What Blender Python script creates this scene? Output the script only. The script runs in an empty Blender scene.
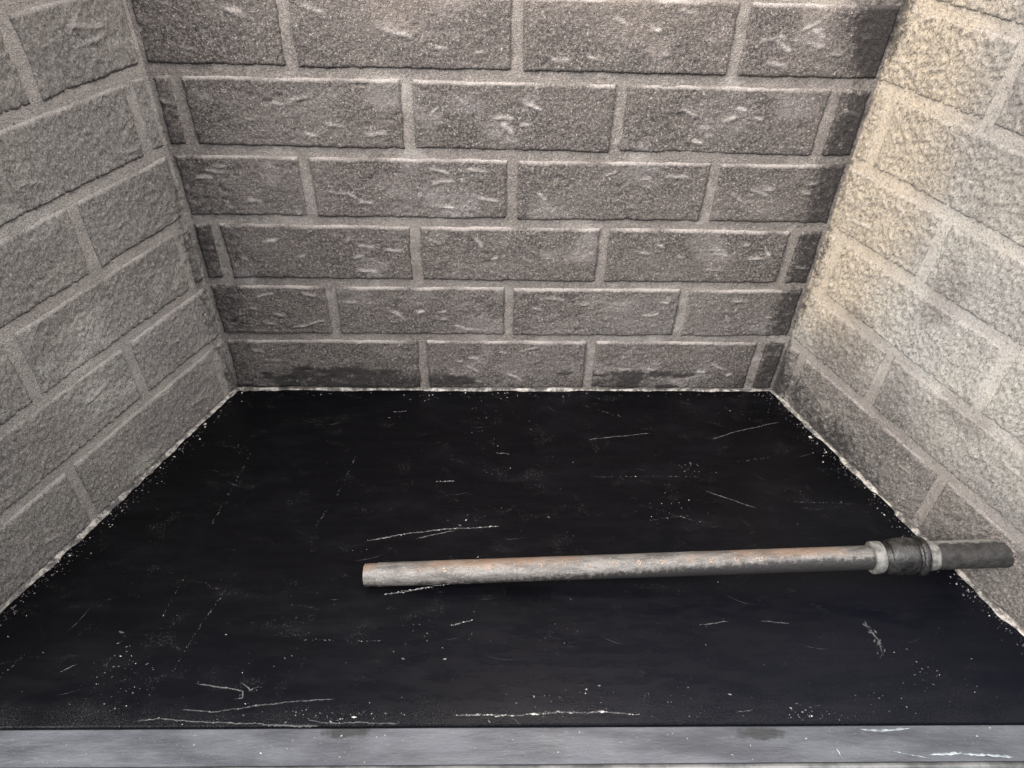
import bpy, math, random
import numpy as np
from mathutils import Vector, Matrix

# ------------------------------------------------------------------ camera, light, exposure
scene = bpy.context.scene
col = scene.collection
rng = np.random.default_rng(7)
random.seed(7)

cd = bpy.data.cameras.new('camera')
cam = bpy.data.objects.new('camera', cd)
col.objects.link(cam)
cam.location = (0.0648, -0.6168, 0.5285)
cam.rotation_euler = (0.8717, -0.0298, -0.0307)
cd.sensor_width = 36.0
cd.lens = 713.57 / 1024 * 36.0
cd.clip_start = 0.01
cd.clip_end = 50
scene.camera = cam

world = bpy.data.worlds.new('World')
scene.world = world
world.use_nodes = True
wb = world.node_tree.nodes['Background']
wb.inputs['Color'].default_value = (0.80, 0.86, 1.0, 1)
wb.inputs['Strength'].default_value = 0.40


def area_lamp(name, loc, target, size, power, colour):
    l = bpy.data.lights.new(name, 'AREA')
    l.shape = 'RECTANGLE'
    l.size, l.size_y = size
    l.energy = power
    l.color = colour
    o = bpy.data.objects.new(name, l)
    col.objects.link(o)
    o.location = loc
    d = Vector(target) - Vector(loc)
    o.rotation_euler = d.to_track_quat('-Z', 'Y').to_euler()
    return o


# daylight from a window of the room, to the left of the hearth and above it
area_lamp('window_light', (-1.15, -1.15, 1.25), (0.45, -0.20, 0.15), (0.8, 0.9), 96.0, (1.0, 0.965, 0.94))
# soft overhead fill lamp, added in front of and above the hearth
area_lamp('overhead_fill', (0.62, -0.85, 1.65), (-0.1, -0.1, 0.15), (1.4, 1.1), 50.0, (0.97, 0.97, 1.0))

# unseen warm lamp added to brighten the upper back wall and right corner
area_lamp('warm_fill', (0.17, -0.20, 0.86), (0.20, -0.02, 0.30), (0.20, 0.12), 3.4, (1.0, 0.82, 0.64))

vs = scene.view_settings
vs.view_transform = 'Standard'
vs.look = 'None'
vs.gamma = 1.0
vs.use_curve_mapping = False
vs.exposure = 0.0


# ------------------------------------------------------------------ noise in numpy
def _hash(ix, iy, seed):
    with np.errstate(over='ignore'):
        h = (ix.astype(np.int64) * 374761393 + iy.astype(np.int64) * 668265263 + seed * 1442695041)
        h = (h ^ (h >> 13)) * 1274126177
        h = h ^ (h >> 16)
    return (h & 0xFFFF) / 65535.0


def vnoise(x, y, seed=0):
    ix, iy = np.floor(x), np.floor(y)
    fx, fy = x - ix, y - iy
    fx, fy = fx * fx * (3 - 2 * fx), fy * fy * (3 - 2 * fy)
    a, b = _hash(ix, iy, seed), _hash(ix + 1, iy, seed)
    c, d = _hash(ix, iy + 1, seed), _hash(ix + 1, iy + 1, seed)
    return (a * (1 - fx) + b * fx) * (1 - fy) + (c * (1 - fx) + d * fx) * fy - 0.5


def fbm(x, y, seed=0, octaves=3):
    s, a = 0, 1.0
    for k in range(octaves):
        s = s + a * vnoise(x * 2 ** k, y * 2 ** k, seed + 17 * k)
        a *= 0.55
    return s


def sstep(a, b, x):
    t = np.clip((x - a) / (b - a), 0, 1)
    return t * t * (3 - 2 * t)


# ------------------------------------------------------------------ mesh and object helpers
def build(name, verts, faces, mat, parent=None, loc=(0, 0, 0), smooth=False, attr=None):
    me = bpy.data.meshes.new(name)
    me.from_pydata(np.asarray(verts).tolist(), [], faces if isinstance(faces, list) else faces.tolist())
    if smooth:
        me.polygons.foreach_set('use_smooth', np.ones(len(me.polygons), dtype=bool))
    if attr is not None:
        a = me.color_attributes.new('stain_glow', 'FLOAT_COLOR', 'POINT')
        a.data.foreach_set('color', np.asarray(attr, dtype=np.float32).ravel())
    me.update()
    me.materials.append(mat)
    o = bpy.data.objects.new(name, me)
    col.objects.link(o)
    o.location = loc
    o.parent = parent
    return o


def empty(name, loc, rotz=0.0):
    o = bpy.data.objects.new(name, None)
    o.empty_display_size = 0.05
    col.objects.link(o)
    o.location = loc
    o.rotation_euler = (0, 0, rotz)
    return o


def tag(o, label=None, cat=None, group=None, kind=None):
    for k, v in (('label', label), ('category', cat), ('group', group), ('kind', kind)):
        if v:
            o[k] = v


def grid_faces(nx, ny):
    i = np.arange(nx * ny).reshape(ny, nx)
    return np.stack([i[:-1, :-1], i[:-1, 1:], i[1:, 1:], i[1:, :-1]], -1).reshape(-1, 4)


# ------------------------------------------------------------------ materials
class N:
    """small node-graph builder"""
    def __init__(self, name):
        self.m = bpy.data.materials.new(name)
        self.m.use_nodes = True
        self.t = self.m.node_tree
        self.b = self.t.nodes['Principled BSDF']
        self.pos = self.t.nodes.new('ShaderNodeNewGeometry').outputs['Position']

    def set(self, sock, v):
        s = self.b.inputs[sock]
        if hasattr(v, 'is_output'):
            self.t.links.new(v, s)
        else:
            s.default_value = v if not isinstance(v, tuple) else (*v, 1)

    def link(self, v, s):
        if hasattr(v, 'is_output'):
            self.t.links.new(v, s)
        elif isinstance(v, tuple):
            s.default_value = (*v, 1) if len(v) == 3 else v
        else:
            s.default_value = v

    def scaled(self, sx, sy, sz, rot=(0, 0, 0)):
        n = self.t.nodes.new('ShaderNodeMapping')
        self.link(self.pos, n.inputs['Vector'])
        n.inputs['Scale'].default_value = (sx, sy, sz)
        n.inputs['Rotation'].default_value = rot
        return n.outputs['Vector']

    def noise(self, scale, detail=3, rough=0.55, vec=None, dist=0.0):
        n = self.t.nodes.new('ShaderNodeTexNoise')
        self.link(vec or self.pos, n.inputs['Vector'])
        n.inputs['Scale'].default_value = scale
        n.inputs['Detail'].default_value = detail
        n.inputs['Roughness'].default_value = rough
        n.inputs['Distortion'].default_value = dist
        return n.outputs['Fac']

    def voronoi(self, scale, vec=None, feature='F1'):
        n = self.t.nodes.new('ShaderNodeTexVoronoi')
        n.feature = feature
        self.link(vec or self.pos, n.inputs['Vector'])
        n.inputs['Scale'].default_value = scale
        return n.outputs['Distance']

    def ramp(self, v, a, b, lo=0.0, hi=1.0):
        n = self.t.nodes.new('ShaderNodeMapRange')
        n.interpolation_type = 'SMOOTHSTEP'
        self.link(v, n.inputs['Value'])
        for k, q in zip(('From Min', 'From Max', 'To Min', 'To Max'), (a, b, lo, hi)):
            n.inputs[k].default_value = q
        return n.outputs['Result']

    def math(self, op, a, b=0.0, c=None, clamp=False):
        n = self.t.nodes.new('ShaderNodeMath')
        n.operation = op
        n.use_clamp = clamp
        self.link(a, n.inputs[0])
        self.link(b, n.inputs[1])
        if c is not None:
            n.inputs[2].default_value = c
        return n.outputs[0]

    def mix(self, f, a, b):
        n = self.t.nodes.new('ShaderNodeMix')
        n.data_type = 'RGBA'
        self.link(f, n.inputs['Factor'])
        self.link(a, n.inputs[6])
        self.link(b, n.inputs[7])
        return n.outputs[2]

    def attr(self):
        n = self.t.nodes.new('ShaderNodeAttribute')
        n.attribute_name = 'stain_glow'
        s = self.t.nodes.new('ShaderNodeSeparateColor')
        self.t.links.new(n.outputs['Color'], s.inputs[0])
        return s.outputs[0], s.outputs[1], s.outputs[2], n.outputs['Alpha']

    def xyz(self):
        s = self.t.nodes.new('ShaderNodeSeparateXYZ')
        self.link(self.pos, s.inputs[0])
        return s.outputs

    def bump(self, h, dist, strength=1.0, prev=None):
        n = self.t.nodes.new('ShaderNodeBump')
        n.inputs['Strength'].default_value = strength
        n.inputs['Distance'].default_value = dist
        self.link(h, n.inputs['Height'])
        if prev is not None:
            self.t.links.new(prev, n.inputs['Normal'])
        self.t.links.new(n.outputs[0], self.b.inputs['Normal'])
        return n.outputs[0]


def masonry_material(name, dark, light, speck, scar_c, soot_c, ash_glow_c, speck_amt, grain=1.0, comb=1.0, relief=0.0030):
    n = N(name)
    scar, soot, ash, warm = n.attr()
    v = n.scaled(1, 1, comb)
    big = n.ramp(n.noise(16, 4, 0.6), 0.35, 0.68)
    g1 = n.noise(430 * grain, 5, 0.78, v)
    fine = n.ramp(g1, 0.40, 0.63)
    c = n.mix(fine, dark, light)
    c = n.mix(n.math('MULTIPLY', big, 0.30), c, light)
    # pale ground: ash bleaching, plus light and warm glow painted into the colour
    af = n.math('MULTIPLY', ash, n.ramp(n.noise(300 * grain, 4, 0.75, v), 0.30, 0.60, 0.30, 1.0), clamp=True)
    tint = n.mix(n.ramp(n.noise(9, 3, 0.5), 0.4, 0.6), ash_glow_c, (ash_glow_c[0] * 0.86, ash_glow_c[1] * 0.87, ash_glow_c[2] * 0.92))
    tint = n.mix(warm, tint, (ash_glow_c[0] * 0.95, ash_glow_c[1] * 0.83, ash_glow_c[2] * 0.69))
    c = n.mix(af, c, tint)
    # pale mineral grains and black pits
    g = n.ramp(n.noise(560, 2, 0.6), 0.60, 0.68)
    c = n.mix(n.math('MULTIPLY', g, speck_amt), c, speck)
    p = n.ramp(n.noise(450, 3, 0.6, n.scaled(1.13, 1.07, 1.2)), 0.40, 0.28)
    c = n.mix(n.math('MULTIPLY', p, 0.75), c, (0.018, 0.016, 0.016))
    # rubbed scars, dust and painted light on ledges
    sf = n.math('MULTIPLY', scar, n.ramp(n.noise(420, 3, 0.7), 0.3, 0.55, 0.55, 1.0), clamp=True)
    c = n.mix(sf, c, scar_c)
    # soot
    so = n.math('MULTIPLY_ADD', n.noise(170, 6, 0.82), 2.3, -1.15)
    so = n.ramp(n.math('ADD', soot, so), 0.25, 0.80)
    c = n.mix(n.math('MULTIPLY', so, 0.85), c, soot_c)
    n.set('Base Color', c)
    n.set('Roughness', 0.9)
    n.set('Specular IOR Level', 0.25)
    b = n.bump(g1, relief)
    n.bump(n.voronoi(800, v), 0.0006, 0.8, b)
    return n.m


BR = ((0.046, 0.041, 0.0385), (0.192, 0.169, 0.154), (0.44, 0.41, 0.38), (0.52, 0.48, 0.45), (0.022, 0.020, 0.020))
M_brick = masonry_material('sooty_firebrick', *BR, (0.37, 0.34, 0.32), 0.65)
M_side = masonry_material('combed_firebrick', *BR, (0.58, 0.56, 0.50), 0.7, 1.55, 0.6, 0.0034)
M_mortar = masonry_material('sooty_mortar', (0.115, 0.103, 0.095), (0.246, 0.219, 0.198), (0.40, 0.37, 0.33),
                            (0.44, 0.40, 0.36), (0.022, 0.021, 0.021), (0.50, 0.48, 0.43), 0.35, 1.3, 1.0, 0.0016)


def bead_material():
    n = N('pale_mortar_bead')
    f = n.ramp(n.noise(80, 6, 0.78), 0.42, 0.62)
    c = n.mix(f, (0.065, 0.060, 0.056), (0.40, 0.375, 0.34))
    n.set('Base Color', c)
    n.set('Roughness', 0.9)
    n.bump(n.noise(500, 4, 0.7), 0.0012)
    return n.m


M_bead = bead_material()


def floor_material():
    n = N('black_painted_steel')
    x, y, z = n.xyz()
    smear = n.noise(9, 5, 0.62, n.scaled(1, 2.2, 1))
    dusty = n.ramp(smear, 0.46, 0.78)
    grain = n.ramp(n.noise(700, 3, 0.7), 0.5, 0.75)
    c = n.mix(n.math('MULTIPLY', dusty, n.math('MULTIPLY_ADD', grain, 0.5, 0.3)), (0.0017, 0.0016, 0.0021), (0.009, 0.0088, 0.0104))
    # ash dust gathers towards the front lip of the plate
    front = n.ramp(n.math('ADD', y, n.math('MULTIPLY', n.noise(26, 3, 0.6), 0.05)), -0.325, -0.358)
    dust = n.math('MULTIPLY', front, n.ramp(n.noise(900, 2, 0.7), 0.42, 0.72))
    c = n.mix(n.math('MULTIPLY', dust, 0.30), c, (0.10, 0.098, 0.092))
    veil = n.math('MULTIPLY', n.ramp(n.noise(30, 4, 0.65, n.scaled(1, 1.6, 1), 0.6), 0.54, 0.74), n.ramp(n.noise(520, 4, 0.8), 0.50, 0.70))
    c = n.mix(n.math('MULTIPLY', veil, 0.55), c, (0.075, 0.073, 0.071))
    sheen = n.ramp(n.math('ADD', n.math('SUBTRACT', n.math('MULTIPLY', x, 0.25), y), n.math('MULTIPLY_ADD', n.noise(7, 4, 0.6), 0.16, -0.08)), 0.20, 0.52)
    c = n.mix(n.math('MULTIPLY', sheen, 0.75), c, (0.0044, 0.0051, 0.0088))  # bluish reflection towards the front right, painted into the base colour
    n.set('Base Color', c)
    n.set('Roughness', n.ramp(n.noise(24, 4, 0.6, n.scaled(1, 4, 1)), 0.3, 0.7, 0.20, 0.36))
    n.set('Specular IOR Level', 0.16)
    b = n.bump(n.noise(40, 4, 0.6, n.scaled(0.8, 3, 1)), 0.0005, 0.25)
    n.bump(n.noise(900, 3, 0.6), 0.00025, 0.6, b)
    return n.m


M_floor = floor_material()


def plain_material(name, c0, c1, scale, rough, metal=0.0, bumpd=0.0004, spec=0.4):
    n = N(name)
    n.set('Base Color', n.mix(n.ramp(n.noise(scale, 4, 0.65), 0.35, 0.65), c0, c1))
    n.set('Roughness', rough)
    n.set('Metallic', metal)
    n.set('Specular IOR Level', spec)
    n.bump(n.noise(scale * 6, 4, 0.7), bumpd)
    return n.m


M_ash = plain_material('pale_ash', (0.12, 0.117, 0.113), (0.44, 0.425, 0.40), 220, 0.95)
M_dim = plain_material('thin_dust', (0.022, 0.022, 0.023), (0.085, 0.083, 0.081), 200, 0.9)
M_chalk = plain_material('white_chalk', (0.10, 0.115, 0.12), (0.30, 0.33, 0.335), 140, 0.95)


def ledge_material():
    n = N('grey_blue_steel')
    x, y, z = n.xyz()
    f = n.ramp(n.noise(14, 5, 0.6, n.scaled(0.8, 4, 4)), 0.32, 0.68)
    c = n.mix(f, (0.040, 0.0425, 0.050), (0.090, 0.095, 0.107))
    c = n.mix(n.math('MULTIPLY', n.ramp(n.noise(420, 3, 0.6), 0.62, 0.76), 0.2), c, (0.3, 0.3, 0.3))
    for cx, cy, rx, ry in ((-0.033, -0.3795, 0.022, 0.006), (0.272, -0.3865, 0.026, 0.006)):
        dx = n.math('MULTIPLY', n.math('SUBTRACT', x, cx), 1 / rx)
        dy = n.math('MULTIPLY', n.math('SUBTRACT', y, cy), 1 / ry)
        r = n.math('SQRT', n.math('ADD', n.math('MULTIPLY', dx, dx), n.math('MULTIPLY', dy, dy)))
        r = n.math('ADD', r, n.math('MULTIPLY_ADD', n.noise(160, 4, 0.7), 1.4, -0.7))
        c = n.mix(n.ramp(r, 1.0, 0.45, 0.0, 0.92), c, (0.02, 0.021, 0.022))
    n.set('Base Color', c)
    n.set('Metallic', 0.25)
    n.set('Roughness', n.ramp(n.noise(40, 4, 0.6), 0.3, 0.7, 0.42, 0.62))
    n.bump(n.noise(260, 4, 0.7, n.scaled(0.5, 2, 2)), 0.0003)
    return n.m


M_ledge = ledge_material()


def pipe_material():
    n = N('weathered_galvanised_pipe')
    tc = n.t.nodes.new('ShaderNodeTexCoord').outputs['Object']
    s = n.t.nodes.new('ShaderNodeSeparateXYZ')
    n.link(tc, s.inputs[0])
    x, y, z = s.outputs
    # q grows towards the low front side of the tube, where soot and painted shade darken it
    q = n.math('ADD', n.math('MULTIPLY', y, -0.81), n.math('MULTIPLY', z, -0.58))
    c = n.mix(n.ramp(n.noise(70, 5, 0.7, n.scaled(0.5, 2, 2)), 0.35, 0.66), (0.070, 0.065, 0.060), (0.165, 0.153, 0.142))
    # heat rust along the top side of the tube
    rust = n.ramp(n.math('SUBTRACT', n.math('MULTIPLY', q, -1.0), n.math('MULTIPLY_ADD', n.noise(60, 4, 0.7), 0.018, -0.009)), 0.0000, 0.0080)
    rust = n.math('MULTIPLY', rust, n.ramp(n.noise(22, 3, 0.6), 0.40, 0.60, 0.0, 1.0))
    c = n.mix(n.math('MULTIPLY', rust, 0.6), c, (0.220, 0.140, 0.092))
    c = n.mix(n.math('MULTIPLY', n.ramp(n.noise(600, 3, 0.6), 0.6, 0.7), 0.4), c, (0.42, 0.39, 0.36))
    # soot and painted shade on the underside, most towards the coupling
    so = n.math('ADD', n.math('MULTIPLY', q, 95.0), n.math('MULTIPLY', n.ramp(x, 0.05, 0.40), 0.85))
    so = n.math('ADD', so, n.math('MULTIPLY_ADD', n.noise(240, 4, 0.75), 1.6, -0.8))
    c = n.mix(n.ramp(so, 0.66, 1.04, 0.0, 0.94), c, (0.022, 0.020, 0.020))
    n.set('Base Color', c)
    n.set('Roughness', 0.52)
    n.set('Metallic', 0.25)
    n.bump(n.noise(420, 4, 0.7), 0.0007)
    return n.m


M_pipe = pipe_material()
M_iron = plain_material('dark_cast_iron', (0.006, 0.0058, 0.0056), (0.040, 0.038, 0.036), 110, 0.24, 0.3, 0.0007, 0.7)
M_ring = plain_material('dusty_grey_zinc', (0.085, 0.083, 0.077), (0.20, 0.194, 0.18), 200, 0.6, 0.1, 0.0005)
M_burr = plain_material('rusty_burr', (0.13, 0.075, 0.045), (0.34, 0.28, 0.225), 500, 0.85)
M_hole = plain_material('burnt_hole', (0.012, 0.011, 0.011), (0.04, 0.03, 0.025), 300, 0.9)


def nipple_material():
    n = N('sooty_nipple')
    tc = n.t.nodes.new('ShaderNodeTexCoord').outputs['Object']
    s = n.t.nodes.new('ShaderNodeSeparateXYZ')
    n.link(tc, s.inputs[0])
    c = n.mix(n.ramp(n.noise(160, 4, 0.7), 0.35, 0.68), (0.008, 0.0075, 0.0075), (0.030, 0.028, 0.026))
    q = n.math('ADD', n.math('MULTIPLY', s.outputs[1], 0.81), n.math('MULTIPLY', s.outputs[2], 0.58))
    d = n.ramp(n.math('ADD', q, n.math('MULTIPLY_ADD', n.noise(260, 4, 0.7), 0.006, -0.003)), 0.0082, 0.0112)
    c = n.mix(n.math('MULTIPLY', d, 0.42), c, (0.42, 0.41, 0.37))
    n.set('Base Color', c)
    n.set('Roughness', 0.72)
    n.bump(n.noise(500, 4, 0.7), 0.0007)
    return n.m


M_nipple = nipple_material()

# ------------------------------------------------------------------ brick walls
ROW = [0.0, 0.0733, 0.1407, 0.2086, 0.2751, 0.3424, 0.4075, 0.4745]     # bed-joint heights
XL, XR = -0.2085, 0.3996                                             # back corners
AL, AR = 0.3995, 0.3564                                              # splay of the side walls
BED, HEADJ, RECESS = 0.0096, 0.0104, 0.0022
STEP = 0.0016


def brick_mesh(wall, s0, s1, z0, z1, seed, tone_fn):
    """one face brick in wall coordinates: x along the wall, y into the wall, z up"""
    r = np.random.default_rng(seed)
    sc, zc = (s0 + s1) / 2, (z0 + z1) / 2
    nx, nz = max(4, int((s1 - s0) / STEP)), max(4, int((z1 - z0) / STEP))
    u, v = np.meshgrid(np.linspace(0, 1, nx), np.linspace(0, 1, nz))
    zz = z0 + (z1 - z0) * v
    ss = s0 + (s1 - s0) * u
    wob = lambda t, k: 0.0010 * fbm(t * 70, t * 0 + k, seed + k, 3)
    tilt = r.normal(0, 0.0007, 4)
    sl = s0 + wob(zz, 1) + tilt[0] * (v - .5)
    sr = s1 + wob(zz, 2) + tilt[1] * (v - .5)
    zb = z0 + wob(ss, 3) + tilt[2] * (u - .5)
    zt = z1 + wob(ss, 4) + tilt[3] * (u - .5)
    S = sl + (sr - sl) * u
    Z = zb + (zt - zb) * v
    edge = np.minimum(np.minimum(S - sl, sr - S), np.minimum(Z - zb, zt - Z))
    worn = 0.0011 + 0.0016 * np.clip(vnoise(S * 60, Z * 60, seed + 9) + 0.35, 0, 1)
    h = -0.0013 * (1 - sstep(0, 1, edge / worn)) ** 1.5
    ps, pz = S + 3.1 * seed % 7, Z + 1.7 * seed % 5
    scar = np.zeros_like(S)
    if wall == 'back':
        h = h + 0.0011 * fbm(ps * 260, pz * 300, seed, 3) + 0.0012 * fbm(ps * 30, pz * 45, seed + 3, 2)
        # short raised drag marks pressed into the face when it was cast
        for k in range(r.integers(3, 10) if s1 - s0 > 0.06 else 1):
            mg = min(.012, (s1 - s0) * .4)
            cs, cz = r.uniform(s0 + mg, s1 - mg), r.uniform(z0 + .008, z1 - .008)
            a = r.normal(-0.16, 0.24) + (r.random() < .12) * r.normal(0, .5)
            ln, wd, cv = r.uniform(.004, .0125), r.uniform(.0009, .0017), r.normal(0, 7)
            dx, dz = S - cs, Z - cz
            p = dx * math.cos(a) + dz * math.sin(a)
            q = -dx * math.sin(a) + dz * math.cos(a) - cv * p * p - 0.0007 * fbm(p * 160, p * 0, seed + k, 2)
            m = np.exp(-(q / wd) ** 2) * sstep(ln, ln * .55, np.abs(p))
            below = np.exp(-((q + 2.2 * wd) / (1.3 * wd)) ** 2) * sstep(ln, ln * .55, np.abs(p))
            h = h + 0.0010 * m - 0.0004 * below
            scar = np.maximum(scar, m * r.uniform(.40, .90) * np.clip(1 + 1.0 * vnoise(S * 230, Z * 330, seed + 40), .3, 1.2))
        pit = sstep(0.30, 0.42, vnoise(S * 190, Z * 210, seed + 61) * (0.75 + vnoise(S * 40, Z * 40, seed + 62)))
        h = h - 0.0012 * pit
    else:
        t = 0.42 if wall == 'right' else 0.30
        a = ps * math.cos(t) + pz * math.sin(t)
        b = -ps * math.sin(t) + pz * math.cos(t)
        a = a + 0.0035 * fbm(ps * 70, pz * 70, seed + 5, 2)
        comb = 1 - np.abs(2 * fbm(a * 430, b * 185, seed, 2))
        amp = (0.0011 + 0.0009 * sstep(0.16, 0.04, S)) if wall == 'right' else 0.0009
        h = h + amp * (comb - 0.8) * 1.6 + 0.0010 * fbm(ps * 330, pz * 330, seed + 3, 2) + 0.0008 * fbm(ps * 22, pz * 22, seed + 4, 2)
        scar = 0.30 * sstep(0.80, 0.98, comb)
        for k in range(r.integers(1, 4) if s1 - s0 > 0.06 else 0):
            mg = min(.012, (s1 - s0) * .4)
            cs, cz = r.uniform(s0 + mg, s1 - mg), r.uniform(z0 + .008, z1 - .008)
            a2 = r.normal(0.1 if wall == 'left' else -0.5, 0.45)
            ln, wd, cv = r.uniform(.008, .020), r.uniform(.0008, .0014), r.normal(0, 9)
            dx, dz = S - cs, Z - cz
            p = dx * math.cos(a2) + dz * math.sin(a2)
            q = -dx * math.sin(a2) + dz * math.cos(a2) - cv * p * p
            m = np.exp(-(q / wd) ** 2) * sstep(ln, ln * .55, np.abs(p))
            h = h + 0.0013 * m
            scar = np.maximum(scar, m * r.uniform(.3, .7))
    top = sstep(0.0030, 0.0006, zt - Z) * np.clip(0.75 + 1.4 * vnoise(S * 45, Z * 45, seed + 6), 0, 1)  # top edge: settled dust plus light on the ledge, painted pale
    scar = np.maximum(scar, 0.62 * top)
    st = tone_fn(S, Z, scar, False)
    V = np.stack([S - sc, -h, Z - zc], -1).reshape(-1, 3)
    F = grid_faces(nx, nz)
    # skirt back into the mortar
    i = np.arange(nx * nz).reshape(nz, nx)
    ring = np.concatenate([i[0, :-1], i[:-1, -1], i[-1, :0:-1], i[:0:-1, 0]])
    n0 = len(V)
    W = V[ring].copy()
    W[:, 1] = 0.0085
    W[:, 0] *= 1 + 0.0012 / max(s1 - s0, .01)
    V = np.concatenate([V, W])
    k = np.arange(len(ring))
    k2 = (k + 1) % len(ring)
    Fs = np.stack([ring[k2], ring[k], n0 + k, n0 + k2], -1)
    A = np.concatenate([st.reshape(-1, 4), st.reshape(-1, 4)[ring]])
    return V, np.concatenate([F, Fs]), A, (sc, 0, zc)


def stain_glow_back(S, Z, scar, mortar):
    x = S + XL
    n = fbm(x * 14, Z * 14, 51, 3)
    soot = (0.35 + 0.45 * sstep(-0.25, 0.25, fbm(x * 10, Z * 20, 61, 2))) * sstep(0.040, 0.012, Z + 0.014 * n)                    # soot crust above the floor
    soot = soot + 1.0 * sstep(0.10, 0.30, fbm(x * 26, Z * 70, 66, 3)) * sstep(0.036, 0.016, Z + 0.01 * n)
    soot = np.maximum(soot, (0.72 + 0.35 * sstep(0.34, 0.39, Z)) * sstep(XR - 0.050 - 0.02 * sstep(0.34, 0.39, Z), XR - 0.015, x + 0.012 * n))
    soot = np.maximum(soot, 0.46 * sstep(XL + 0.050, XL + 0.015, x + 0.03 * n) * sstep(0.36, 0.30, Z))
    soot = soot + 0.22 * sstep(0.1, 0.5, fbm(x * 9, Z * 11, 77, 3))
    ash = 0.40 * sstep(0.36, 0.43, Z + 0.03 * n) * sstep(0.30, 0.08, np.abs(x - 0.10 + 0.05 * n))  # heat-cleaned top centre, with warm light painted into its tone
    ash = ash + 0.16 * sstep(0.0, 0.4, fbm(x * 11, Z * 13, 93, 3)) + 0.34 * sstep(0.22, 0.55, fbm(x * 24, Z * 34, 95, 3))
    warm = 0.85 * sstep(0.35, 0.43, Z + 0.03 * n)  # warm glow painted over the top courses
    if mortar:
        soot = soot * 0.5
    return np.stack([scar, soot, ash, warm], -1)


def stain_left(S, Z, scar, mortar):
    n = fbm(S * 12, Z * 12, 151, 3)
    soot = 0.5 * sstep(0.03, 0.005, S + 0.012 * n) * sstep(0.33, 0.2, Z) + 0.2 * sstep(0.15, 0.5, n)
    ash = 0.24 + 0.16 * sstep(-0.1, 0.4, fbm(S * 9, Z * 10, 171, 3)) + 0.25 * sstep(0.25, 0.55, fbm(S * 22, Z * 30, 173, 3))
    return np.stack([scar, soot, ash, 0.0 * S], -1)


def stain_glow_right(S, Z, scar, mortar):
    n = fbm(S * 12, Z * 12, 251, 3)
    soot = 0.50 * sstep(0.060, 0.012, Z + 0.02 * n) * sstep(0.32, 0.05, S) + 0.5 * sstep(0.013, 0.001, S + 0.008 * n)
    soot = soot + 0.25 * sstep(0.1, 0.5, fbm(S * 10, Z * 10, 271, 3))
    ash = 0.80 + 0.3 * sstep(0.09, 0.03, S + 0.02 * n) * sstep(0.08, 0.14, Z) + 0.25 * fbm(S * 10, Z * 12, 281, 3)  # ash bleaching, made paler to paint in this wall's stronger light
    ash = ash - 0.45 * sstep(0.05, 0.45, fbm(S * 15, Z * 15, 291, 3))
    ash = ash * (0.20 + 0.80 * sstep(0.045, 0.125, Z + 0.02 * n)) * (1 - 0.60 * sstep(0.26, 0.38, Z + 0.05 * n) * sstep(0.06, 0.14, S + 0.04 * n))
    ash = ash * (1 - 0.55 * sstep(0.05, 0.01, S + 0.02 * n) * sstep(0.10, 0.05, Z))
    ash = np.clip(ash, 0.12, 1)
    warm = sstep(0.12, 0.03, S + 0.05 * n) * sstep(0.06, 0.14, Z) * 0.85  # cream band by the corner, its warm glow painted in
    return np.stack([scar, soot, ash, warm], -1)


def build_wall(wall, loc, rotz, s_min, s_max, flip, heads, tone_fn, label):
    """flip: the wall runs away from the corner along local -x, so s is mirrored"""
    root = empty('brick_wall', loc, rotz)
    tag(root, label, 'wall', 'brick walls round the black floor')
    sgn = -1.0 if flip else 1.0
    # mortar panel
    st = 0.0028
    nx, nz = int((s_max - s_min) / st) + 1, int(0.50 / st) + 1
    S, Z = np.meshgrid(np.linspace(s_min - 0.006, s_max + (0.006 if wall == 'back' else 0), nx), np.linspace(-0.012, 0.492, nz))
    y = RECESS + 0.0009 * fbm(S * 120, Z * 120, 31, 3) + 0.0010 * fbm(S * 25, Z * 25, 37, 2)
    sc = 0.22 * sstep(0.1, 0.6, fbm(S * 110, Z * 220, 41, 3))
    A = tone_fn(S, Z, sc, True).reshape(-1, 4)
    V = np.stack([sgn * S, y, Z], -1).reshape(-1, 3)
    F = grid_faces(nx, nz)
    if flip:
        F = F[:, ::-1]
    # give the panel a back, 4 cm deep
    i = np.arange(nx * nz).reshape(nz, nx)
    ring = np.concatenate([i[0, :-1], i[:-1, -1], i[-1, :0:-1], i[:0:-1, 0]])
    n0 = len(V)
    W = V[ring].copy()
    W[:, 1] = 0.045
    V = np.concatenate([V, W])
    k = np.arange(len(ring)); k2 = (k + 1) % len(ring)
    Fs = np.stack([ring[k2], ring[k], n0 + k, n0 + k2], -1)
    if flip:
        Fs = Fs[:, ::-1]
    faces = F.tolist() + Fs.tolist() + [(n0 + k).tolist() if flip else (n0 + k)[::-1].tolist()]
    A = np.concatenate([A, A[ring]])
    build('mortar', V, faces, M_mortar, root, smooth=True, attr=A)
    # bricks, each an object of its own
    seed = {'back': 1000, 'left': 2000, 'right': 3000}[wall]
    for row in range(1, 8):
        z0 = ROW[row - 1] + BED / 2 if row > 1 else 0.004
        z1 = ROW[row] - BED / 2
        cuts = [s_min - HEADJ / 2 + 0.003] + list(heads[row]) + [s_max + HEADJ / 2 - 0.003]
        for a, b in zip(cuts[:-1], cuts[1:]):
            s0, s1 = a + HEADJ / 2, b - HEADJ / 2
            if s1 - s0 < 0.006:
                continue
            seed += 1
            V, F, A, c = brick_mesh(wall, s0, s1, z0, z1, seed, tone_fn)
            if flip:
                V = V * np.array([-1, 1, 1])
                F = F[:, ::-1]
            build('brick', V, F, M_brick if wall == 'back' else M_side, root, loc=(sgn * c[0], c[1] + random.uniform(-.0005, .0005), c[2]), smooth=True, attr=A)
    return root


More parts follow.
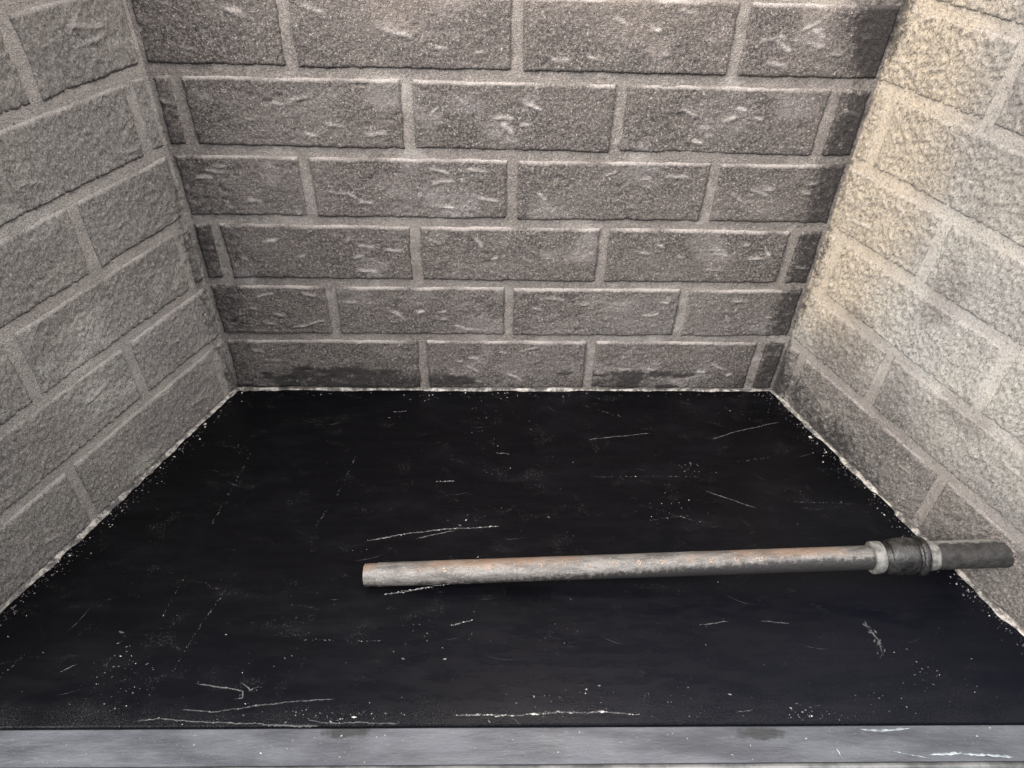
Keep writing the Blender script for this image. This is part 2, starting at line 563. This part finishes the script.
hx = lambda *a: [q - XL for q in a]
back_heads = {1: hx(0.0008, 0.1844, 0.3715), 2: hx(-0.0883, 0.0931, 0.2747), 3: hx(-0.1866, 0.0007, 0.1837, 0.370),
              4: hx(-0.0937, 0.0923, 0.2771), 5: hx(-0.1874, 0.0014, 0.1825, 0.367), 6: hx(-0.0907, 0.0923, 0.2729),
              7: hx(-0.187, 0.001, 0.183, 0.370)}
left_heads = {1: [0.0145, 0.2015, 0.386], 2: [0.1073, 0.292], 3: [0.0160, 0.1961, 0.381], 4: [0.1068, 0.292],
              5: [0.0205, 0.204, 0.389], 6: [0.1018, 0.287], 7: [0.0175, 0.203, 0.388]}
right_heads = {1: [0.0231, 0.2115, 0.396], 2: [0.1147, 0.299], 3: [0.0180, 0.2053, 0.391], 4: [0.1107, 0.296],
               5: [0.0186, 0.204, 0.389], 6: [0.1071, 0.292], 7: [0.019, 0.204, 0.389]}
SIDE = 0.405
w_back = build_wall('back', (XL, 0, 0), 0.0, 0.0, XR - XL, False, back_heads, stain_glow_back,
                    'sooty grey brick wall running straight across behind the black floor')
# left wall: from the corner it runs towards the viewer; local +y points out of the firebox
w_left = build_wall('left', (XL, 0, 0), math.pi / 2 - AL, 0.0, SIDE, True, left_heads, stain_left,
                    'dull grey brick wall slanting along the left edge of the floor')
w_right = build_wall('right', (XR, 0, 0), -math.pi / 2 + AR, 0.0, SIDE, False, right_heads, stain_glow_right,
                     'pale brick wall that the dark end of the pipe enters')


def bead(parent, length, seed, w0, w1, sgn, name='mortar_bead', mat=None):
    """ragged fillet of mortar along the foot of a wall (or up a corner)"""
    n = int(length / 0.0022)
    t = np.linspace(0, 1, n)
    s = t * length
    w = (w0 + (w1 - w0) * t) * (1 + 1.3 * fbm(s * 55, s * 0, seed, 4)) + 0.0006
    w = w * (0.35 + 0.75 * sstep(-0.35, 0.05, fbm(s * 28, s * 0 + 3, seed + 9, 3)))
    w = np.clip(w, 0.0004, None)
    hgt = w * (0.85 + 0.7 * fbm(s * 70, s * 0 + 5, seed + 1, 3))
    m = 6
    V = []
    for j in range(m):
        a = j / (m - 1) * math.pi / 2
        bul = 0.72 + 0.28 * abs(math.cos(2 * a)) + 0.25 * vnoise(s * 210, s * 0 + j, seed + 2)
        out = np.cos(a) * w * bul
        up = np.sin(a) * hgt * bul
        V.append(np.stack([sgn * s, 0.0005 - out, up], -1))
    V.append(np.stack([sgn * s, 0 * s + 0.006, hgt * 0.9], -1))
    V.append(np.stack([sgn * s, 0 * s + 0.006, 0 * s - 0.001], -1))
    V.append(np.stack([sgn * s, -w, 0 * s - 0.001], -1))
    V = np.stack(V, 0)
    R = V.shape[0]
    i = np.arange(R * n).reshape(R, n)
    F = []
    for j in range(R):
        j2 = (j + 1) % R
        F.append(np.stack([i[j, :-1], i[j, 1:], i[j2, 1:], i[j2, :-1]], -1))
    F = np.concatenate(F).tolist() + [i[:, 0].tolist(), i[::-1, -1].tolist()]
    return build(name, V.reshape(-1, 3), F, mat or M_bead, parent)


bead(w_back, XR - XL, 5, 0.0017, 0.0009, 1)
bead(w_left, SIDE, 6, 0.0014, 0.0032, -1)
bead(w_right, SIDE, 7, 0.0015, 0.0028, 1)

# ------------------------------------------------------------------ black floor plate
FY = lambda x: -0.3763 - 0.0122 * (x - 0.0)          # front edge of the plate, slightly out of square
fl = []
x0, x1 = -0.50, 0.66
nseg = 60
xs = np.linspace(x0, x1, nseg)
V, F = [], []
prof = [(0.03, 0.0), (None, 0.0), (None, -0.0012), (None, -0.010), (0.03, -0.010)]
for x in xs:
    e = FY(x) + 0.00035 * float(fbm(np.array([x * 60]), np.array([0.0]), 401, 2)[0])
    V += [(x, 0.03, 0), (x, e + 0.0009, 0), (x, e, -0.0009), (x, e, -0.010), (x, 0.03, -0.010)]
for k in range(nseg - 1):
    a, b = k * 5, k * 5 + 5
    for j in range(5):
        j2 = (j + 1) % 5
        F.append((a + j, a + j2, b + j2, b + j))
F += [tuple(range(5))[::-1], tuple((nseg - 1) * 5 + q for q in range(5))]
floor = build('floor', V, F, M_floor)
floor['kind'] = 'structure'
floor['label'] = 'scratched black floor plate strewn with specks of ash'


class Flakes:
    """low four-sided crumbs and thin scratch ridges gathered into one mesh"""
    def __init__(self):
        self.V, self.F = [], []

    def flake(self, x, y, a, l, w, h, z=0.0):
        n = len(self.V)
        ca, sa = math.cos(a), math.sin(a)
        for px, py in ((l, 0), (random.uniform(-.3, .3) * l, w), (-l, random.uniform(-.4, .4) * w), (random.uniform(-.3, .3) * l, -w)):
            self.V.append((x + px * ca - py * sa, y + px * sa + py * ca, z - 0.0001))
        self.V.append((x + random.uniform(-.2, .2) * l, y, z + h))
        self.F += [(n, n + 1, n + 4), (n + 1, n + 2, n + 4), (n + 2, n + 3, n + 4), (n + 3, n, n + 4)]

    def along(self, pts, gap, size, jit, fill=1.0, stretch=1.8, z=0.0):
        for (ax, ay), (bx, by) in zip(pts[:-1], pts[1:]):
            d = math.hypot(bx - ax, by - ay)
            a = math.atan2(by - ay, bx - ax)
            for k in range(max(1, int(d / gap))):
                if random.random() > fill:
                    continue
                f = (k + random.random()) * gap / d
                s = size * random.lognormvariate(-0.1, 0.45)
                self.flake(ax + (bx - ax) * f + random.gauss(0, jit), ay + (by - ay) * f + random.gauss(0, jit),
                           a + random.gauss(0, .3), s * stretch, s * .7, s * .55, z)

    def ridge(self, pts, w, h, z=0.0, rag=0.5):
        """a thin raised line: prism with a ragged width"""
        P = []
        for (ax, ay), (bx, by) in zip(pts[:-1], pts[1:]):
            d = math.hypot(bx - ax, by - ay)
            q = max(2, int(d / 0.0022))
            P += [(ax + (bx - ax) * k / q, ay + (by - ay) * k / q) for k in range(q)]
        P.append(pts[-1])
        n = len(self.V)
        for k, (x, y) in enumerate(P):
            p0, p1 = P[max(0, k - 1)], P[min(len(P) - 1, k + 1)]
            d = math.hypot(p1[0] - p0[0], p1[1] - p0[1]) or 1
            nx, ny = -(p1[1] - p0[1]) / d, (p1[0] - p0[0]) / d
            taper = min(1, k / 4 + .15, (len(P) - 1 - k) / 4 + .15)
            ww = w * taper * random.uniform(1 - rag, 1 + rag)
            o = random.gauss(0, w * .25)
            self.V += [(x + nx * (o + ww), y + ny * (o + ww), z - 0.0001), (x + nx * o, y + ny * o, z + h * taper), (x + nx * (o - ww), y + ny * (o - ww), z - 0.0001)]
        for k in range(len(P) - 1):
            a = n + 3 * k
            self.F += [(a, a + 3, a + 4, a + 1), (a + 1, a + 4, a + 5, a + 2)]

    def build(self, name, mat, parent, kind='stuff'):
        o = build(name, self.V, self.F, mat, parent)
        if kind:
            o['kind'] = kind
        return o


bright = [[(-0.038, -0.21), (-0.009, -0.203), (0.027, -0.198), (0.082, -0.194)], [(-0.016, -0.266), (0.013, -0.261), (0.038, -0.255)], [(0.04, -0.296), (0.058, -0.291)], [(0.046, -0.369), (0.072, -0.37), (0.094, -0.371), (0.113, -0.369), (0.154, -0.369), (0.184, -0.372)], [(-0.156, -0.362), (-0.13, -0.364), (-0.099, -0.36), (-0.07, -0.357), (-0.044, -0.356)], [(-0.187, -0.37), (-0.168, -0.369), (-0.139, -0.371), (-0.095, -0.374), (-0.053, -0.376)], [(0.021, -0.139), (0.039, -0.138)], [(-0.033, -0.037), (-0.016, -0.035)], [(0.08, -0.099), (0.094, -0.101)]]
mid = [[(0.005, -0.208), (0.041, -0.199)], [(0.07, -0.371), (0.072, -0.377)], [(0.087, -0.372), (0.094, -0.377)], [(-0.063, -0.371), (-0.049, -0.374), (-0.023, -0.374), (0.006, -0.375)], [(-0.151, -0.342), (-0.132, -0.345), (-0.114, -0.349), (-0.113, -0.354), (-0.12, -0.355)], [(-0.118, -0.341), (-0.109, -0.348), (-0.102, -0.345)], [(0.309, -0.08), (0.339, -0.068), (0.393, -0.052)], [(0.179, -0.079), (0.246, -0.07)], [(0.384, -0.298), (0.391, -0.314), (0.388, -0.327)], [(0.246, -0.298), (0.272, -0.295)], [(0.298, -0.295), (0.322, -0.298)], [(0.286, -0.152), (0.331, -0.174)], [(0.256, -0.371), (0.271, -0.369)], [(-0.222, -0.309), (-0.218, -0.306)], [(-0.256, -0.332), (-0.245, -0.325)]]
faint = [[(-0.298, -0.336), (-0.289, -0.317)], [(-0.298, -0.333), (-0.29, -0.319)], [(-0.226, -0.335), (-0.221, -0.318)], [(-0.188, -0.243), (-0.195, -0.286)], [(-0.151, -0.26), (-0.163, -0.297), (-0.172, -0.335)], [(-0.063, -0.102), (-0.072, -0.149), (-0.087, -0.192)], [(-0.169, -0.099), (-0.182, -0.19)], [(0.322, -0.113), (0.367, -0.106)], [(0.186, -0.132), (0.283, -0.132)], [(0.37, -0.166), (0.429, -0.169)], [(0.052, -0.319), (0.058, -0.302)], [(0.058, -0.289), (0.062, -0.276)], [(0.218, -0.169), (0.272, -0.191)], [(0.224, -0.188), (0.264, -0.182)], [(-0.08, -0.307), (-0.016, -0.309)], [(0.398, -0.338), (0.427, -0.345)], [(0.17, -0.021), (0.222, -0.046)]]
clusters= [(-0.217, -0.335, 0.026, 0.029, 90), (-0.199, -0.354, 0.018, 0.016, 40), (-0.109, -0.348, 0.011, 0.012, 25), (0.063, -0.065, 0.019, 0.074, 50), (-0.013, -0.042, 0.022, 0.006, 8), (0.129, -0.306, 0.016, 0.014, 35), (0.413, -0.34, 0.041, 0.026, 70), (0.363, -0.363, 0.047, 0.02, 50), (0.316, -0.374, 0.023, 0.008, 90), (-0.053, -0.368, 0.059, 0.007, 110), (0.215, -0.365, 0.038, 0.014, 60), (0.125, -0.359, 0.046, 0.014, 60), (0.278, -0.121, 0.017, 0.013, 30), (0.241, -0.176, 0.027, 0.02, 50), (0.016, -0.309, 0.032, 0.027, 25), (0.054, -0.187, 0.037, 0.018, 20), (0.347, -0.036, 0.034, 0.013, 30), (-0.181, -0.095, 0.02, 0.015, 12)]


ash = Flakes()
dim = Flakes()


def wander(l, k):
    """break a straight polyline into a slightly unsteady one"""
    out = []
    for (ax, ay), (bx, by) in zip(l[:-1], l[1:]):
        d = math.hypot(bx - ax, by - ay)
        q = max(1, int(d / 0.003))
        for j in range(q):
            x, y = ax + (bx - ax) * j / q, ay + (by - ay) * j / q
            o = 0.0009 * fbm(np.array([x * 90.0]), np.array([y * 90.0 + k]), 700, 3)[0]
            out.append((x - (by - ay) / d * o, y + (bx - ax) / d * o))
    return out + [l[-1]]


bright = [wander(l, k) for k, l in enumerate(bright)]
mid = [wander(l, k + 20) for k, l in enumerate(mid)]
faint = [wander(l, k + 40) for k, l in enumerate(faint)]
for l in bright[:4] + bright[6:]:
    ash.along(l, 0.0012, 0.00042, 0.00030, 0.8)
    dim.ridge(l, 0.0007, 0.00012)
for l in mid + bright[4:6]:
    ash.along(l, 0.0026, 0.00030, 0.0006, 0.5)
    dim.ridge(l, 0.0007, 0.00010)
for l in faint:
    dim.along(l, 0.0013, 0.00036, 0.0003, 0.6, 2.4)
    ash.along(l, 0.004, 0.00026, 0.0006, 0.35)
# the two heavy streaks: beside the pipe end and at the front lip
ash.along(bright[1], 0.0009, 0.0006, 0.0006, 0.85)
ash.along(bright[3][:-16], 0.0010, 0.00050, 0.0004, 0.8)
dim.along(mid[8], 0.0006, 0.0008, 0.0016)
for cx, cy, rx, ry, k in clusters:
    for _ in range(k):
        x, y = cx + random.gauss(0, .55) * rx, cy + random.gauss(0, .55) * ry
        if y < FY(x) + .002 or y > -0.004:
            continue
        s = 0.00030 * random.lognormvariate(0, .5)
        (ash if random.random() < .28 else dim).flake(x, y, random.gauss(0, .5), s * random.choice((1, 1.2, 1.6, 2.6)), s, s * .6)
inside = lambda x, y: XL + y * math.tan(AL) * 1.0 + .004 < x < XR - y * math.tan(AR) - .004
for _ in range(2600):
    y = -0.005 - 0.371 * random.random() ** .62
    x = random.uniform(-.36, .53)
    if not inside(x, y) or random.random() > 0.04 + 1.6 * max(0.0, float(fbm(np.array([x * 13.0]), np.array([y * 16.0]), 611, 3)[0])):
        continue
    s = 0.00025 * random.lognormvariate(0, .42)
    (ash if random.random() < .2 else dim).flake(x, y, random.gauss(0, .7), s * random.choice((1, 1.3, 2, 3)), s, s * .6)
# small drag marks: short curved scratches all over the plate
for _ in range(34):
    y = -0.02 - 0.33 * random.random()
    x = random.uniform(-.3, .5)
    if not inside(x, y):
        continue
    a, l = random.gauss(0.05, .5), random.uniform(.006, .030)
    p = [(x + math.cos(a + .08 * q) * l * q / 3, y + math.sin(a + .08 * q) * l * q / 3) for q in range(4)]
    if all(inside(*q) and q[1] > FY(q[0]) + .003 and q[1] < -.004 for q in p):
        dim.ridge(p, random.uniform(.00018, .00034), 0.00006, rag=.7)
# grit crumbled from the beads along the side walls and the back
for sgn, X, A_ in ((-1, XL, AL), (1, XR, AR)):
    for _ in range(420):
        t = SIDE * random.random() ** .8 * .93
        o = abs(random.gauss(0, .007)) + .003
        x = X + sgn * t * math.sin(A_) - sgn * o * math.cos(A_)
        y = -t * math.cos(A_) - o * math.sin(A_)
        if y < FY(x) + .002:
            continue
        s = 0.0004 * random.lognormvariate(0, .5)
        (ash if random.random() < .4 else dim).flake(x, y, random.uniform(0, 3), s * 1.3, s, s * .8)
for _ in range(160):
    x = random.uniform(XL, XR)
    s = 0.00035 * random.lognormvariate(0, .5)
    (ash if random.random() < .4 else dim).flake(x, -.004 - abs(random.gauss(0, .006)), random.uniform(0, 3), s * 1.3, s, s * .7)
ash.build('ash_specks', M_ash, floor)
dim.build('dust_scratches', M_dim, floor)

# ------------------------------------------------------------------ metal ledge in front of the plate
LR = math.atan(-0.0122)
led = empty('metal_ledge', (0.09, FY(0.09) - 0.0012, -0.010), LR)
tag(led, 'smudged blue-grey metal ledge along the front edge of the black floor', 'ledge')


def sweep(name, prof, xa, xb, mat, parent, wob=0.0003, seed=0):
    nn = 90
    V = []
    for k in range(nn):
        x = xa + (xb - xa) * k / (nn - 1)
        for j, (y, z) in enumerate(prof):
            q = wob * vnoise(np.array([x * 35.0]), np.array([0.3 * j]), seed)[0]
            V.append((x, y, z + q))
    m = len(prof)
    F = []
    for k in range(nn - 1):
        for j in range(m):
            j2 = (j + 1) % m
            a = k * m
            F.append((a + j, a + m + j, a + m + j2, a + j2))
    F += [tuple(range(m)), tuple((nn - 1) * m + q for q in range(m))[::-1]]
    o = build(name, V, F, mat, parent)
    return o


sweep('ledge_plate', [(0, 0.0082), (-0.0006, 0.0086), (-0.0255, 0.0080), (-0.0258, 0.0068), (-0.0258, -0.006), (0, -0.006)], -0.62, 0.62, M_ledge, led, seed=3)
lip = [(-0.0262, -0.004), (-0.0262, 0.0072)]
for k in range(7):
    a = math.pi * (1 - k / 6)
    lip.append((-0.0287 + 0.0025 * -math.cos(a), 0.0080 + 0.0017 * math.sin(a)))
lip = [(-0.0262, -0.004)] + [(-0.0287 + 0.0025 * math.cos(math.pi * k / 6), 0.0080 + 0.0017 * math.sin(math.pi * k / 6)) for k in range(7)] + [(-0.0312, -0.030), (-0.0262, -0.030)]
M_lip = plain_material('rubbed_steel_lip', (0.06, 0.06, 0.06), (0.16, 0.16, 0.158), 30, 0.45, 0.2, 0.0003)
sweep('rolled_lip', lip, -0.62, 0.62, M_lip, led, seed=8)
# chalky strokes on the ledge
for pts, w in (([(0.3228, -0.3958), (0.3243, -0.4008), (0.3256, -0.4050)], .0010),
               ([(0.366, -0.4009), (0.378, -0.4035), (0.3890, -0.4055)], .0006),
               ([(0.3894, -0.4036), (0.410, -0.4029), (0.432, -0.4044), (0.4545, -0.4066)], .0008),
               ([(0.347, -0.3845), (0.362, -0.3858), (0.385, -0.3846)], .0007)):
    f = Flakes()
    f.ridge(pts, w, 0.00022, z=-0.0012)
    o = f.build('chalk_mark', M_chalk, None, kind=None)
    o.parent = led
    o.matrix_parent_inverse = (Matrix.Translation(led.location) @ Matrix.Rotation(LR, 4, 'Z')).inverted()
f = Flakes()
for _ in range(80):
    x = random.uniform(-.3, .5)
    y = FY(x) - random.uniform(.003, .025)
    s = 0.00025 * random.lognormvariate(0, .5)
    f.flake(x, y, random.gauss(0, .6), s * 1.6, s, s * .5, z=-0.0014)
o = f.build('ash_specks', M_ash, led)
o.matrix_parent_inverse = (Matrix.Translation(led.location) @ Matrix.Rotation(LR, 4, 'Z')).inverted()

# ------------------------------------------------------------------ gas pipe with its coupling
A0 = Vector((-0.0336, -0.2540, 0.0106))
B0 = Vector((0.4980, -0.2645, 0.0491))
L = (B0 - A0).length
pipe_root = empty('gas_pipe', tuple(A0))
pipe_root.rotation_euler = Matrix(((B0 - A0).normalized(), Vector((0, 0, 1)).cross((B0 - A0).normalized()).normalized(),
                                   (B0 - A0).normalized().cross(Vector((0, 0, 1)).cross((B0 - A0).normalized()).normalized()))).transposed().to_euler()
tag(pipe_root, 'long thin rust-tinged grey pipe lying on the black floor, ending in a dark coupling', 'pipe')


def lathe(name, prof, mat, parent, seg=40, rough=0.0, seed=0, closed=False):
    V = []
    for x, r in prof:
        for k in range(seg):
            a = 2 * math.pi * k / seg
            rr = r
            if rough:
                rr = r + rough * float(fbm(np.array([x * 180 + 3.0]), np.array([math.sin(a) * 2 + math.cos(a) * 1.3]), seed, 2)[0])
            V.append((x, rr * math.cos(a), rr * math.sin(a)))
    F = []
    m = len(prof)
    for j in range(m if closed else m - 1):
        j2 = (j + 1) % m
        for k in range(seg):
            k2 = (k + 1) % seg
            F.append((j * seg + k, j * seg + k2, j2 * seg + k2, j2 * seg + k))
    return build(name, V, F, mat, parent, smooth=False if not rough else True)


R0 = 0.0100
prof = [(0.0, 0.0078), (0.0, 0.0092)]
for k in range(9):                                     # worn thread on the free end
    prof += [(0.0006 + k * 0.0011, R0 - 0.0003), (0.0011 + k * 0.0011, R0 - 0.0007)]
prof += [(0.0112, R0)] + [(0.0112 + (0.430 - 0.0112) * k / 60, R0) for k in range(1, 61)]
prof += [(0.430, 0.0076)] + [(0.43 - 0.43 * k / 8, 0.0076) for k in range(1, 9)]
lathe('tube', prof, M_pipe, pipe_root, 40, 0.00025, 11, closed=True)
# row of burnt gas ports along the upper front of the tube, each with a burr
for k in range(15):
    x = 0.048 + 0.0203 * k + random.uniform(-.0012, .0012)
    a = math.radians(112 + random.uniform(-3, 3))          # towards the viewer, above the middle
    seg = 10
    V, F = [], []
    r_in, r_out = 0.0010 * random.uniform(.8, 1.2), 0.0015 * random.uniform(.85, 1.2)
    for rr, hh in ((r_out * 1.25, -0.0004), (r_out, 0.00035), (r_in, 0.0004), (r_in * .8, -0.0003)):
        for q in range(seg):
            b = 2 * math.pi * q / seg
            jj = random.uniform(.82, 1.2)
            V.append((math.cos(b) * rr * jj, math.sin(b) * rr * jj, hh))
    for j in range(3):
        for q in range(seg):
            q2 = (q + 1) % seg
            F.append((j * seg + q, j * seg + q2, (j + 1) * seg + q2, (j + 1) * seg + q))
    port = build('gas_port', V, F, M_burr, pipe_root, (x, R0 * math.cos(a), R0 * math.sin(a)))
    port.rotation_euler = (a - math.pi / 2, 0, 0)
    hole = build('port_hole', [(math.cos(2 * math.pi * q / seg) * r_in, math.sin(2 * math.pi * q / seg) * r_in, -0.00012) for q in range(seg)]
                 + [(0, 0, -0.0006)], [(q, (q + 1) % seg, seg) for q in range(seg)], M_hole, port)


def rounded(pts, k=4):
    """chamfer the corners of a lathe profile"""
    out = [pts[0]]
    for p, q, r in zip(pts[:-2], pts[1:-1], pts[2:]):
        P, Q, R_ = map(np.array, (p, q, r))
        d = min(np.linalg.norm(P - Q), np.linalg.norm(R_ - Q)) * .45
        d = min(d, .0022)
        a = Q + (P - Q) / np.linalg.norm(P - Q) * d
        b = Q + (R_ - Q) / np.linalg.norm(R_ - Q) * d
        for t in np.linspace(0, 1, k):
            out.append(tuple(a * (1 - t) ** 2 + Q * 2 * t * (1 - t) + b * t * t))
    return out + [pts[-1]]


lathe('collar', rounded([(0.4255, 0.0096), (0.4255, 0.0134), (0.4345, 0.0134), (0.4350, 0.0096)]), M_ring, pipe_root, 64, 0.0004, 21)
lathe('coupling', rounded([(0.4345, 0.0090), (0.4350, 0.0116), (0.4385, 0.0116), (0.4395, 0.0138), (0.4445, 0.0152), (0.4560, 0.0156), (0.4605, 0.0148), (0.4612, 0.0136), (0.4630, 0.0136), (0.4638, 0.0163), (0.4688, 0.0163), (0.4695, 0.0105)]),
      M_iron, pipe_root, 64, 0.0003, 22)
lathe('end_ring', rounded([(0.4690, 0.0100), (0.4692, 0.0128), (0.4780, 0.0126), (0.4800, 0.0105)]), M_ring, pipe_root, 48, 0.0006, 23)
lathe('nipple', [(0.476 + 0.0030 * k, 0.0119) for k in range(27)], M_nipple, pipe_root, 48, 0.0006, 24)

# crumbled mortar round the hole where the nipple goes into the right wall
ang = -math.pi / 2 + AR
nd = Vector((-math.cos(AR), -math.sin(AR), 0))
ax = (B0 - A0).normalized()
t = ((Vector((XR, 0, 0)) - A0).dot(nd)) / ax.dot(nd)
c = A0 + ax * t
V, F = [], []
seg = 44
u1 = Vector((0, 0, 1)).cross(ax).normalized(); u2 = ax.cross(u1).normalized()
for j, (r, off) in enumerate(((0.0112, -0.004), (0.0120, 0.0010), (0.0132, 0.0012), (0.0152, -0.003))):
    for k in range(seg):
        a = 2 * math.pi * k / seg
        rr = r * (1 + (.5 if j > 1 else 0.03) * float(fbm(np.array([math.cos(a) * 2.5]), np.array([math.sin(a) * 2.5]), 500 + j, 3)[0]))
        p = c + u1 * math.cos(a) * rr + u2 * math.sin(a) * rr
        p = p - ax * ((p - Vector((XR, 0, 0))).dot(nd) / ax.dot(nd)) + nd * (off + random.uniform(-.0003, .0003))
        V.append(p)
for j in range(3):
    for k in range(seg):
        k2 = (k + 1) % seg
        F.append((j * seg + k, (j + 1) * seg + k, (j + 1) * seg + k2, j * seg + k2))
inv = (Matrix.Translation((XR, 0, 0)) @ Matrix.Rotation(ang, 4, 'Z')).inverted()
build('hole_rim', [tuple(inv @ p) for p in V], F, M_mortar, w_right, smooth=True)
